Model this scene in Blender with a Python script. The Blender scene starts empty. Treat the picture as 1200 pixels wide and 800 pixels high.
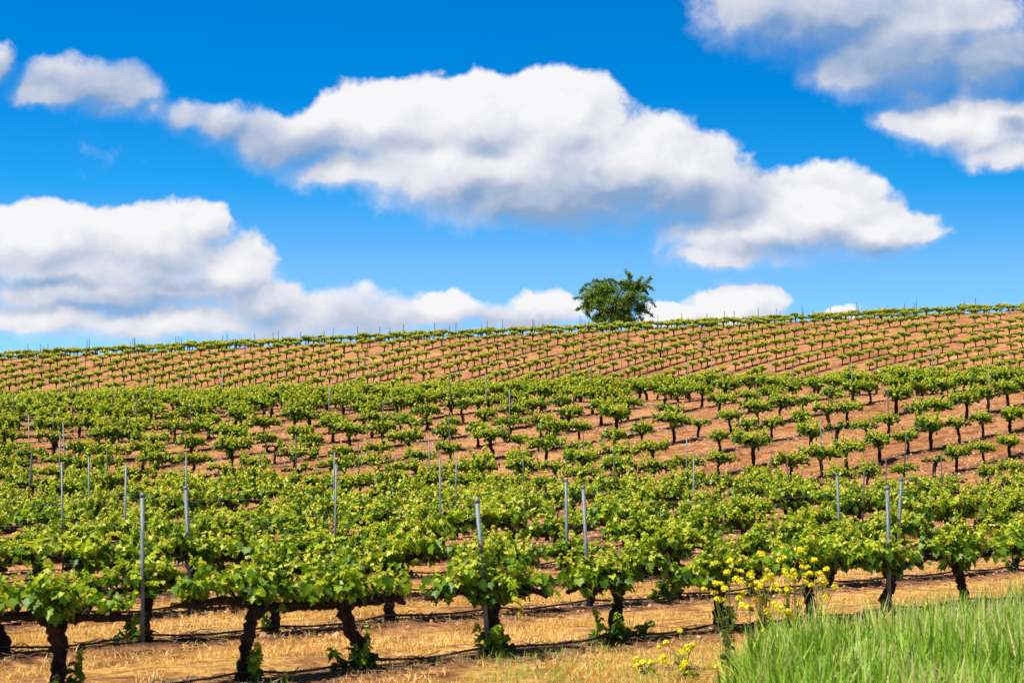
import bpy, math, random
import numpy as np
from mathutils import Vector, Matrix

SC = bpy.context.scene
COL = SC.collection
F = 2400.0            # focal length in photo pixels (photo 1200 px wide)
EYE = 2.4
rad = math.radians

# ------------------------------------------------------------------ camera
cam_d = bpy.data.cameras.new('camera')
cam = bpy.data.objects.new('camera', cam_d)
COL.objects.link(cam)
cam_d.sensor_width = 36.0
cam_d.lens = 72.0
cam_d.clip_start = 0.2
cam_d.clip_end = 8000.0
PITCH = math.atan(110.0 / F)
cam.location = (0, 0, EYE)
cam.rotation_euler = (math.pi / 2 + PITCH, 0, 0)
cam_d.dof.use_dof = True
cam_d.dof.focus_distance = 62.0
cam_d.dof.aperture_fstop = 5.0
SC.camera = cam

# ------------------------------------------------------------------ exposure
SC.view_settings.view_transform = 'Standard'
SC.view_settings.look = 'None'
SC.view_settings.gamma = 1.0
SC.view_settings.exposure = 0.7

# ------------------------------------------------------------------ sun
SUN_EL, SUN_AZ = rad(60), math.atan2(-0.80, -0.60)      # azimuth from +Y towards +X
sdir = Vector((math.sin(SUN_AZ) * math.cos(SUN_EL), math.cos(SUN_AZ) * math.cos(SUN_EL), math.sin(SUN_EL)))
sl = bpy.data.lights.new('sun', 'SUN')
sl.energy = 5.0
sl.angle = rad(0.53)
sl.color = (1.0, 0.95, 0.86)
so = bpy.data.objects.new('sun', sl)
so.rotation_euler = (-sdir).to_track_quat('-Z', 'Y').to_euler()
so.location = (-30, -20, 60)
COL.objects.link(so)


# ------------------------------------------------------------------ node helpers
class NT:
    def __init__(self, tree):
        self.t = tree
        self.n = tree.nodes
        self.l = tree.links

    def node(self, typ, **kw):
        nd = self.n.new(typ)
        for k, v in kw.items():
            setattr(nd, k, v)
        return nd

    def put(self, sock, v):
        if hasattr(v, 'is_linked') or isinstance(v, bpy.types.NodeSocket):
            self.l.new(v, sock)
        else:
            sock.default_value = v

    def m(self, op, a, b=None, c=None, clamp=False):
        nd = self.node('ShaderNodeMath', operation=op, use_clamp=clamp)
        self.put(nd.inputs[0], a)
        if b is not None: self.put(nd.inputs[1], b)
        if c is not None: self.put(nd.inputs[2], c)
        return nd.outputs[0]

    def vm(self, op, a, b=None, c=None):
        nd = self.node('ShaderNodeVectorMath', operation=op)
        self.put(nd.inputs[0], a)
        if b is not None:
            if op == 'SCALE': self.put(nd.inputs[3], b)
            else: self.put(nd.inputs[1], b)
        if c is not None: self.put(nd.inputs[2], c)
        return nd.outputs['Value'] if op in ('LENGTH', 'DOT_PRODUCT', 'DISTANCE') else nd.outputs[0]

    def noise(self, vec, scale, detail=4.0, rough=0.5, dist=0.0, color=False, dims='3D'):
        nd = self.node('ShaderNodeTexNoise', noise_dimensions=dims)
        self.put(nd.inputs['Vector'], vec)
        nd.inputs['Scale'].default_value = scale
        nd.inputs['Detail'].default_value = detail
        nd.inputs['Roughness'].default_value = rough
        nd.inputs['Distortion'].default_value = dist
        return nd.outputs['Color' if color else 'Fac']

    def mr(self, v, a, b, c=0.0, d=1.0, smooth=True):
        nd = self.node('ShaderNodeMapRange', interpolation_type='SMOOTHSTEP' if smooth else 'LINEAR', clamp=True)
        self.put(nd.inputs[0], v)
        for i, x in zip((1, 2, 3, 4), (a, b, c, d)):
            self.put(nd.inputs[i], x)
        return nd.outputs[0]

    def mix(self, f, a, b, mode='MIX'):
        nd = self.node('ShaderNodeMix', data_type='RGBA', blend_type=mode)
        self.put(nd.inputs[0], f)
        for s, v in ((nd.inputs[6], a), (nd.inputs[7], b)):
            if isinstance(v, tuple): v = (*v[:3], 1.0)
            self.put(s, v)
        return nd.outputs[2]

    def ramp(self, f, stops):
        nd = self.node('ShaderNodeValToRGB')
        e = nd.color_ramp.elements
        while len(e) < len(stops): e.new(0.5)
        for el, (p, c) in zip(e, stops):
            el.position = p
            el.color = (*c, 1.0)
        self.put(nd.inputs[0], f)
        return nd.outputs[0]


def lin(r, g, b):
    f = lambda c: (c / 255) / 12.92 if c / 255 <= 0.04045 else ((c / 255 + 0.055) / 1.055) ** 2.4
    return (f(r), f(g), f(b))


# ------------------------------------------------------------------ sky and clouds (world directions)
W = bpy.data.worlds.new('World')
SC.world = W
W.use_nodes = True
W.node_tree.nodes.clear()
w = NT(W.node_tree)
SKY_STRENGTH = 0.10
tc = w.node('ShaderNodeTexCoord')
dirv = tc.outputs['Generated']
sep = w.node('ShaderNodeSeparateXYZ')
w.put(sep.inputs[0], dirv)
dx_, dy_, dz_ = sep.outputs
# physical sky; the zenith blue is brought lower, as a polariser and clear spring air do
comb = w.node('ShaderNodeCombineXYZ')
w.put(comb.inputs[0], dx_); w.put(comb.inputs[1], dy_)
w.put(comb.inputs[2], w.m('ADD', w.m('MULTIPLY', w.m('ABSOLUTE', dz_), 3.2), 0.10))
sky = w.node('ShaderNodeTexSky', sky_type='NISHITA')
sky.sun_disc = False
sky.sun_elevation = SUN_EL
sky.sun_rotation = SUN_AZ
sky.altitude = 200
sky.dust_density = 0.4
sky.air_density = 1.0
sky.ozone_density = 2.0
w.put(sky.inputs[0], w.vm('NORMALIZE', comb.outputs[0]))
tint = w.ramp(w.mr(dz_, 0.0, 0.5, smooth=False), [(0.0, (1.15, 1.55, 1.65)), (0.16, (0.85, 1.50, 1.70)), (0.24, (0.12, 1.28, 1.75)), (0.33, (0.0, 1.02, 1.65)), (0.48, (0.0, 0.80, 1.45)), (0.70, (0.36, 0.42, 0.52)), (1.0, (0.42, 0.40, 0.38))])  # unseen upper sky dimmed and greyed by hand to cut blue fill in shadows
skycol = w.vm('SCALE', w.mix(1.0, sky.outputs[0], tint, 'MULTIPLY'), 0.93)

# tangent-plane direction coordinates in 1/2400 units: (u, v) of the direction
ysafe = w.m('MAXIMUM', dy_, 0.05)
U = w.m('MULTIPLY', w.m('DIVIDE', dx_, ysafe), F)
V = w.m('MULTIPLY', w.m('DIVIDE', dz_, ysafe), F)
cb = w.node('ShaderNodeCombineXYZ')
w.put(cb.inputs[0], U); w.put(cb.inputs[1], V)
P = cb.outputs[0]


def uv(px, py):
    a, b = (px - 600) / F, (400 - py) / F
    y = math.cos(PITCH) - b * math.sin(PITCH)
    z = math.sin(PITCH) + b * math.cos(PITCH)
    return a / y * F, z / y * F


# low-frequency warp of the coordinates gives billows
def billow(vec):
    nz = w.noise(w.vm('SCALE', vec, 1 / 58.0), 1.0, 5.0, 0.56, 0.0, color=True)
    wp = w.vm('SCALE', w.vm('SUBTRACT', nz, (0.5, 0.5, 0.5)), 52.0)
    return w.vm('ADD', vec, wp), wp


PW, warp = billow(P)
PL, warp_l = billow(w.vm('ADD', P, (-13.0, 22.0, 0)))      # one step towards the sun
PW2 = w.vm('ADD', P, w.vm('SCALE', warp, 0.8))


def field(blobs, vec, k=0.25):
    acc = None
    for bx, by, rx, ry, wt in blobs:
        cx, cy = uv(bx, by)
        q = w.vm('MULTIPLY_ADD', vec, (1 / rx, 1 / ry, 0), (-cx / rx, -cy / ry, 0))
        ln = w.vm('LENGTH', q)
        v = w.m('MULTIPLY_ADD', ln, -wt, wt)
        acc = v if acc is None else w.m('SMOOTH_MAX', acc, v, k)
    return acc


# (x, y, rx, ry, weight)
CL = [
    # main cloud
    (455, 150, 112, 62, 1.1), (560, 142, 112, 66, 1.2), (655, 145, 104, 72, 1.2), (560, 192, 215, 70, 1.2), (720, 195, 130, 78, 1.1),
    (800, 215, 108, 66, 1.0), (640, 232, 210, 50, 1.0), (335, 168, 90, 44, 0.75), (400, 200, 90, 40, .8),
    # its right lobe
    (960, 252, 118, 66, 1.1), (1020, 272, 92, 42, 1.0), (880, 276, 120, 46, 0.85), (1060, 282, 60, 22, .7), (860, 300, 100, 24, 0.75), (862, 258, 70, 44, .85), (800, 266, 62, 34, .45), (846, 236, 66, 58, .9),
    # ragged link to the left
    (262, 150, 62, 30, 0.45), (215, 138, 40, 22, 0.4), (180, 130, 40, 20, 0.36),
    # upper left
    (95, 100, 98, 40, 0.72), (60, 112, 68, 26, 0.75), (140, 112, 62, 30, 0.7), (-4, 74, 30, 28, 0.6), (112, 176, 44, 22, 0.04), (262, 182, 26, 16, 0.04),
    # left bank
    (40, 286, 170, 58, 1.1), (180, 290, 120, 60, 1.1), (240, 268, 44, 34, 0.9), (130, 335, 215, 56, 0.9), (270, 318, 70, 58, 1.0),
    (340, 375, 120, 40, 0.7), (70, 372, 130, 36, 0.8), (200, 376, 160, 34, .9), (120, 310, 190, 60, .9), (300, 350, 70, 44, .9),
    # low clouds on the horizon
    (440, 370, 130, 38, 0.42), (520, 362, 58, 28, 0.8), (645, 362, 58, 32, 0.7), (600, 378, 90, 24, .4), (865, 360, 68, 32, 1.1), (780, 374, 40, 22, 0.8), (992, 366, 26, 14, 0.5),
    # upper right
    (955, 15, 165, 74, 0.75), (900, 10, 90, 40, .6), (1060, 58, 140, 76, 0.85), (1006, 86, 86, 44, 0.65), (1160, 70, 92, 68, 0.7), (1110, 20, 120, 50, 0.6), (1066, 108, 56, 26, .45), (1150, 95, 70, 46, .5), (1165, 150, 92, 46, 0.95), (1110, 143, 82, 50, 0.85), (1056, 142, 44, 26, .4), (1180, 182, 70, 26, 0.85),
    # beyond the frame
    (1330, 120, 150, 70, 0.9), (-190, 330, 160, 60, 1.0), (1500, 330, 160, 40, 0.8), (-300, 120, 120, 40, 0.7),
]
D = field(CL, PW, 0.22)
DL = field(CL, PL, 0.22)
slope = w.m('SUBTRACT', DL, D)       # thicker towards the sun: shaded side
fine = w.noise(w.vm('SCALE', P, 1 / 26.0), 1.0, 7.0, 0.62)
D2 = w.m('ADD', D, w.m('MULTIPLY', w.m('SUBTRACT', fine, 0.5), 0.26))
# self shadowed parts: undersides and hollows
SH = [
    (352, 178, 100, 38, 1.45), (280, 160, 90, 40, 1.3), (700, 244, 210, 40, 2.0), (810, 238, 120, 40, 1.7), (570, 234, 120, 24, 0.9), (560, 178, 44, 20, .7), (500, 170, 50, 18, 0.5),
    (880, 216, 44, 34, .6), (700, 200, 80, 30, .55), (930, 295, 120, 18, 0.7), (1030, 296, 80, 14, .7),
    (95, 104, 170, 60, 1.35), (0, 80, 60, 50, 1.3), (160, 125, 90, 34, .9), (210, 140, 70, 30, .9), (250, 155, 70, 30, .9),
    (60, 332, 130, 12, 1.0), (200, 338, 110, 14, 0.9), (120, 360, 160, 14, 1.1), (320, 366, 90, 18, 0.6), (250, 284, 60, 30, 0.45), (420, 374, 130, 30, 0.85), (600, 380, 120, 26, .8), (330, 370, 120, 30, .7), (180, 350, 180, 26, .8), (150, 300, 160, 24, .5), (960, 50, 210, 70, 1.6), (1075, 78, 130, 70, 2.1), (1170, 80, 110, 64, 2.1), (1192, 148, 36, 16, 1.5), (1000, 8, 240, 60, 0.95),
]
S = field(SH, PW2, 0.30)
Sm = w.mr(S, -0.3, 1.35)
alpha = w.mr(D2, 0.0, w.m('ADD', w.mr(slope, -0.12, 0.20, 0.20, 0.60), w.m('MULTIPLY', Sm, 0.2)))
PS = w.vm('MULTIPLY', PW2, (0.75, 1.0, 1.0))
f_lo = w.noise(w.vm('SCALE', PS, 1 / 58.0), 1.0, 4.0, 0.5)
f_lo2 = w.noise(w.vm('SCALE', w.vm('ADD', PS, (-8.0, 15.0, 0)), 1 / 58.0), 1.0, 4.0, 0.5)
relief = w.m('MULTIPLY', w.m('SUBTRACT', f_lo, f_lo2), 0.85)
shade = w.m('ADD', w.m('MULTIPLY_ADD', Sm, 0.72, w.m('MULTIPLY', slope, 0.75)), w.m('SUBTRACT', 0.23, relief), clamp=True)
ccol = w.ramp(shade, [(0.0, (0.94, 0.94, 0.96)), (0.25, (0.80, 0.81, 0.88)), (0.55, (0.56, 0.62, 0.76)), (1.0, (0.27, 0.40, 0.62))])
CLOUD_GAIN = 6.1
ccol = w.vm('SCALE', ccol, CLOUD_GAIN)
front = w.mr(dy_, 0.05, 0.25)
above = w.mr(dz_, -0.02, 0.01)
alpha = w.m('MULTIPLY', alpha, w.m('MULTIPLY', front, above))
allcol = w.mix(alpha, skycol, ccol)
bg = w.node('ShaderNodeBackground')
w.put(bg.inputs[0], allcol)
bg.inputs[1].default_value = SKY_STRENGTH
wo = w.node('ShaderNodeOutputWorld')
w.l.new(bg.outputs[0], wo.inputs[0])
W.cycles.sampling_method = 'MANUAL'
W.cycles.sample_map_resolution = 512


# ------------------------------------------------------------------ numpy noise, terrain
def vnoise(x, y, seed=0):
    def h(i, j):
        n = (i * 374761393 + j * 668265263 + seed * 362437) & 0x7fffffff
        n = ((n ^ (n >> 13)) * 1274126177) & 0x7fffffff
        n = n ^ (n >> 16)
        return (n & 0xffff) / 65535.0
    xi = np.floor(x).astype(np.int64); yi = np.floor(y).astype(np.int64)
    fx = x - xi; fy = y - yi
    fx = fx * fx * (3 - 2 * fx); fy = fy * fy * (3 - 2 * fy)
    a = h(xi, yi); b = h(xi + 1, yi); c = h(xi, yi + 1); d = h(xi + 1, yi + 1)
    return (a * (1 - fx) + b * fx) * (1 - fy) + (c * (1 - fx) + d * fx) * fy - 0.5


def pchip(xs, ys):
    xs = np.array(xs, float); ys = np.array(ys, float)
    h = np.diff(xs); dl = np.diff(ys) / h
    m = np.zeros_like(ys)
    for i in range(1, len(xs) - 1):
        if dl[i - 1] * dl[i] > 0:
            w1, w2 = 2 * h[i] + h[i - 1], h[i] + 2 * h[i - 1]
            m[i] = (w1 + w2) / (w1 / dl[i - 1] + w2 / dl[i])
    m[0], m[-1] = dl[0], dl[-1]

    def f(x):
        x = np.clip(x, xs[0], xs[-1])
        i = np.clip(np.searchsorted(xs, x) - 1, 0, len(xs) - 2)
        t = (x - xs[i]) / h[i]
        return ((2 * t ** 3 - 3 * t ** 2 + 1) * ys[i] + (t ** 3 - 2 * t ** 2 + t) * h[i] * m[i]
                + (-2 * t ** 3 + 3 * t ** 2) * ys[i + 1] + (t ** 3 - t ** 2) * h[i] * m[i + 1])
    return f


profL = pchip([-60, 20, 45, 52, 57, 62, 67, 72, 78, 85, 92, 97, 105, 120, 150, 180, 195, 215, 232, 238, 250, 300, 500, 5000],
              [0, 0, -.05, .0, .12, .42, .9, 1.5, 2.15, 2.8, 3.2, 3.3, 3.1, 2.3, 2.4, 4.6, 6.35, 8.8, 10.9, 11.05, 10.2, 4, 0, -12])
profR = pchip([-60, 20, 50, 58, 66, 73, 80, 86, 92, 96, 105, 120, 150, 180, 195, 215, 232, 238, 250, 300, 500, 5000],
              [0, 0, -.08, 0, .55, 1.7, 2.65, 3.6, 4.2, 4.35, 4.2, 3.2, 3.4, 6.3, 8.7, 12.8, 16.3, 16.7, 15.6, 8, 0, -12])


FARC, FARR, FARS = (75.5, 165.0), 90.0, 3.8      # the far rows follow the hill in concentric arcs
DY = 5.1
MID0 = 22.28


RB = np.array([-51.0, 0, 5.1, 9.8, 14.0] + [14.0 + 4.05 * j for j in range(1, 40)])    # row offsets, closer on the slope
RK = np.array([-10.0] + list(range(0, len(RB) - 1)))


def rowm(q): return 1 + .022 * np.maximum(0, q - 2)      # the rows fan out a little up the slope
def rowy(k, x): return MID0 + RB[k + 1] + x * float(rowm(k))


def rowdist(x, y):
    qm = np.interp(y - x - MID0, RB, RK)
    for _ in range(3):
        qm = np.interp(y - x * rowm(qm) - MID0, RB, RK)
    q = np.where(y < 150, qm, (np.hypot(x - FARC[0], y - FARC[1]) - FARR) / FARS)
    d = np.abs(q - np.round(q)) * np.where((y < 150) & (q > 2.5), 2.9, 3.6)
    return np.where((y < 150) & (q < -0.45), 1.7, d)


def terrain(x, y, micro=True):
    x = np.asarray(x, float); y = np.asarray(y, float)
    Wd = np.maximum(20, .25 * y)
    t = np.clip(.5 + x / (2 * Wd), -.25, 1.25)
    z = profL(y) * (1 - t) + profR(y) * t
    z = z + 0.35 * vnoise(x / 23, y / 23, 3) * np.clip((y - 30) / 40, 0, 1)
    if micro:
        rd = rowdist(x, y)
        z = z + 0.07 * np.exp(-(rd / .45) ** 2)
        z = z - 0.035 * np.exp(-((rd - 1.0) / .22) ** 2)
        z = z + 0.05 * vnoise(x / 1.3, y / 1.3, 5) + 0.035 * vnoise(x / .45, y / .45, 7)
    return z


def T(x, y): return float(terrain(np.array([x]), np.array([y]))[0])


# ------------------------------------------------------------------ object helpers
def mesh_np(name, V, faces, attrs=None, smooth=False):
    """faces: list of index arrays (n,3) or (n,4)"""
    me = bpy.data.meshes.new(name)
    V = np.asarray(V, np.float32)
    nl = sum(f.size for f in faces); nf = sum(len(f) for f in faces)
    me.vertices.add(len(V)); me.vertices.foreach_set('co', V.ravel())
    me.loops.add(nl); me.loops.foreach_set('vertex_index', np.concatenate([f.ravel() for f in faces]).astype(np.int32))
    tot = np.concatenate([np.full(len(f), f.shape[1], np.int32) for f in faces])
    st = np.concatenate([[0], np.cumsum(tot)[:-1]]).astype(np.int32)
    me.polygons.add(nf); me.polygons.foreach_set('loop_start', st)
    if smooth: me.polygons.foreach_set('use_smooth', np.ones(nf, bool))
    for k, a in (attrs or {}).items():
        at = me.attributes.new(k, 'FLOAT', 'POINT')
        at.data.foreach_set('value', np.asarray(a, np.float32).ravel())
    me.update(calc_edges=True)
    me.validate()
    return me


class MB:
    """gathers vertices, faces and one float attribute 'v'"""
    def __init__(self): self.V, self.F3, self.F4, self.A, self.n = [], [], [], [], 0

    def add(self, V, f3=None, f4=None, a=0.0):
        V = np.asarray(V, float).reshape(-1, 3)
        if f3 is not None and len(f3): self.F3.append(np.asarray(f3) + self.n)
        if f4 is not None and len(f4): self.F4.append(np.asarray(f4) + self.n)
        self.A.append(np.broadcast_to(np.asarray(a, float), (len(V),)).copy())
        self.V.append(V); self.n += len(V)

    def tube(self, pts, radii, sides=8, rough=0.0, rng=None, a=0.0, cap=True):
        pts = np.asarray(pts, float); n = len(pts)
        radii = np.broadcast_to(np.asarray(radii, float), (n,))
        tan = np.gradient(pts, axis=0); tan /= np.linalg.norm(tan, axis=1)[:, None] + 1e-9
        ref = np.array([0.31, 0.9, 0.2])
        ang = np.arange(sides) * 2 * math.pi / sides
        V = []
        tw = 0.0
        for i in range(n):
            s = np.cross(tan[i], ref); s /= np.linalg.norm(s) + 1e-9
            b = np.cross(tan[i], s)
            r = np.full(sides, radii[i])
            if rough and rng is not None: r = r * (1 + rng.uniform(-rough, rough, sides))
            V.append(pts[i] + (np.cos(ang + tw) * r)[:, None] * s + (np.sin(ang + tw) * r)[:, None] * b)
        V = np.concatenate(V)
        f4 = []
        for i in range(n - 1):
            for j in range(sides):
                k = (j + 1) % sides
                f4.append((i * sides + j, i * sides + k, (i + 1) * sides + k, (i + 1) * sides + j))
        f3 = []
        if cap:
            V = np.concatenate([V, pts[:1], pts[-1:]])
            c0, c1 = n * sides, n * sides + 1
            for j in range(sides):
                k = (j + 1) % sides
                f3 += [(c0, k, j), (c1, (n - 1) * sides + j, (n - 1) * sides + k)]
        self.add(V, f3, f4, a)

    def build(self, name, smooth=False):
        fs = []
        if self.F3: fs.append(np.concatenate(self.F3))
        if self.F4: fs.append(np.concatenate(self.F4))
        return mesh_np(name, np.concatenate(self.V), fs, {'v': np.concatenate(self.A)}, smooth)


def link(name, data, mat=None, parent=None, loc=None):
    o = bpy.data.objects.new(name, data)
    COL.objects.link(o)
    if mat is not None and data is not None and not data.materials: data.materials.append(mat)
    if parent is not None: o.parent = parent
    if loc is not None: o.location = loc
    return o


def tag(o, label, cat, group=None, kind=None):
    o['label'] = label; o['category'] = cat
    if group: o['group'] = group
    if kind: o['kind'] = kind
    return o


def smoothpath(ctrl, n):
    ctrl = np.asarray(ctrl, float)
    t = np.linspace(0, 1, len(ctrl)); tt = np.linspace(0, 1, n)
    return np.stack([pchip(t, ctrl[:, i])(tt) for i in range(3)], 1)


ORD = ('zeroth first second third fourth fifth sixth seventh eighth ninth tenth eleventh twelfth thirteenth fourteenth fifteenth '
       'sixteenth seventeenth eighteenth nineteenth twentieth').split()
TENS = {2: 'twenty', 3: 'thirty', 4: 'forty', 5: 'fifty'}


def ordn(n):
    if n <= 20: return ORD[n]
    t, u = divmod(n, 10)
    return (TENS[t][:-1] + 'ieth') if u == 0 else TENS[t] + '-' + ORD[u]


# ------------------------------------------------------------------ materials
def new_mat(name):
    m = bpy.data.materials.new(name)
    m.use_nodes = True
    m.node_tree.nodes.clear()
    t = NT(m.node_tree)
    out = t.node('ShaderNodeOutputMaterial')
    return m, t, out


def attr(t, name='v'):
    a = t.node('ShaderNodeAttribute', attribute_name=name)
    return a.outputs['Fac']


def leaf_mat(name, stops, trans=0.3, rough=0.5, spec=0.25, tgain=1.3):
    m, t, out = new_mat(name)
    col = t.ramp(attr(t), stops)
    geo = t.node('ShaderNodeNewGeometry')
    n = t.noise(geo.outputs['Position'], 2.2, 3)
    col = t.mix(1.0, col, t.ramp(n, [(0.25, (.82, .82, .85)), (.75, (1.15, 1.12, 1.0))]), 'MULTIPLY')
    p = t.node('ShaderNodeBsdfPrincipled')
    t.put(p.inputs['Base Color'], col)
    p.inputs['Roughness'].default_value = rough
    p.inputs['Specular IOR Level'].default_value = spec
    tr = t.node('ShaderNodeBsdfTranslucent')
    t.put(tr.inputs[0], t.mix(1.0, col, (tgain * 1.05, tgain, tgain * .45), 'MULTIPLY'))
    mx = t.node('ShaderNodeMixShader'); mx.inputs[0].default_value = trans
    t.l.new(p.outputs[0], mx.inputs[1]); t.l.new(tr.outputs[0], mx.inputs[2])
    t.l.new(mx.outputs[0], out.inputs[0])
    return m


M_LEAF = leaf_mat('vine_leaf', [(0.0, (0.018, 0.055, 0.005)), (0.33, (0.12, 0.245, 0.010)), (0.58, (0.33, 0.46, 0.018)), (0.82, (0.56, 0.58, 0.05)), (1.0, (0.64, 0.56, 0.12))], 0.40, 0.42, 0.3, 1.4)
M_GRASS = leaf_mat('green_blade', [(0.0, (0.05, 0.13, 0.012)), (0.32, (0.15, 0.32, 0.015)), (0.58, (0.34, 0.52, 0.04)), (0.84, (0.46, 0.62, 0.13)), (0.95, (0.46, 0.56, 0.24)), (1.0, (0.62, 0.52, 0.24))], 0.3, 0.45, 0.3)
M_TREE = leaf_mat('tree_leaf', [(0.0, (0.028, 0.08, 0.008)), (0.5, (0.13, 0.25, 0.018)), (1.0, (0.33, 0.42, 0.03))], 0.38, 0.45, 0.3)
M_MUST = leaf_mat('mustard_green', [(0.0, (0.06, 0.12, 0.02)), (1.0, (0.2, 0.26, 0.06))], 0.25)
M_FLOWER = leaf_mat('yellow_petal', [(0.0, (0.62, 0.55, 0.015)), (1.0, (0.86, 0.78, 0.04))], 0.25, 0.6, 0.1)
M_STRAW = leaf_mat('dry_straw', [(0.0, (0.26, 0.12, 0.035)), (0.35, (0.60, 0.34, 0.085)), (0.75, (0.82, 0.54, 0.17)), (1.0, (0.88, 0.66, 0.34))], 0.2, 0.6, 0.2)


def bark_mat(name, c0, c1, c2, scale=18):
    m, t, out = new_mat(name)
    geo = t.node('ShaderNodeTexCoord')
    v = t.node('ShaderNodeMapping'); v.inputs['Scale'].default_value = (1, 1, .22)
    t.l.new(geo.outputs['Object'], v.inputs[0])
    n = t.noise(v.outputs[0], scale, 6, .65, .6)
    n2 = t.noise(geo.outputs['Object'], 4, 3)
    col = t.ramp(n, [(.32, c0), (.58, c1), (.80, c2)])
    col = t.mix(1.0, col, t.ramp(n2, [(.3, (.7, .7, .7)), (.7, (1.2, 1.1, 1.0))]), 'MULTIPLY')
    p = t.node('ShaderNodeBsdfPrincipled')
    t.put(p.inputs['Base Color'], col); p.inputs['Roughness'].default_value = .9
    p.inputs['Specular IOR Level'].default_value = .15
    b = t.node('ShaderNodeBump'); b.inputs['Strength'].default_value = .9; b.inputs['Distance'].default_value = .05
    t.l.new(n, b.inputs['Height']); t.l.new(b.outputs[0], p.inputs['Normal'])
    t.l.new(p.outputs[0], out.inputs[0])
    return m


M_BARK = bark_mat('vine_bark', (0.010, 0.006, 0.005), (0.045, 0.028, 0.020), (0.20, 0.135, 0.095))
M_TBARK = bark_mat('tree_bark', (0.03, 0.022, 0.016), (0.09, 0.07, 0.05), (0.18, 0.14, 0.1), 5)
M_TWIG = bark_mat('dead_twig', (0.12, 0.08, 0.05), (0.27, 0.19, 0.13), (0.46, 0.36, 0.27), 30)


def simple_mat(name, col, rough=.5, metal=0.0, var=.25, scale=12, bump=0.0):
    m, t, out = new_mat(name)
    tcn = t.node('ShaderNodeTexCoord')
    n = t.noise(tcn.outputs['Object'], scale, 5, .6)
    c0 = tuple(c * (1 - var) for c in col); c1 = tuple(min(1, c * (1 + var)) for c in col)
    p = t.node('ShaderNodeBsdfPrincipled')
    t.put(p.inputs['Base Color'], t.ramp(n, [(.3, c0), (.7, c1)]))
    t.put(p.inputs['Roughness'], t.mr(n, .3, .7, max(0, rough - .1), min(1, rough + .12)))
    p.inputs['Metallic'].default_value = metal
    t.l.new(p.outputs[0], out.inputs[0])
    return m


M_STEEL = simple_mat('galvanised_steel', (0.15, 0.175, 0.19), .6, .25, .35, 9)
M_RUST = simple_mat('weathered_steel', (0.062, 0.060, 0.058), .7, .2, .45, 14)
M_HOSE = simple_mat('black_polyethylene', (0.02, 0.019, 0.018), .5, 0, .3, 6)
M_WIRE = simple_mat('trellis_wire', (0.42, 0.42, 0.42), .45, .5, .2, 5)


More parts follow.
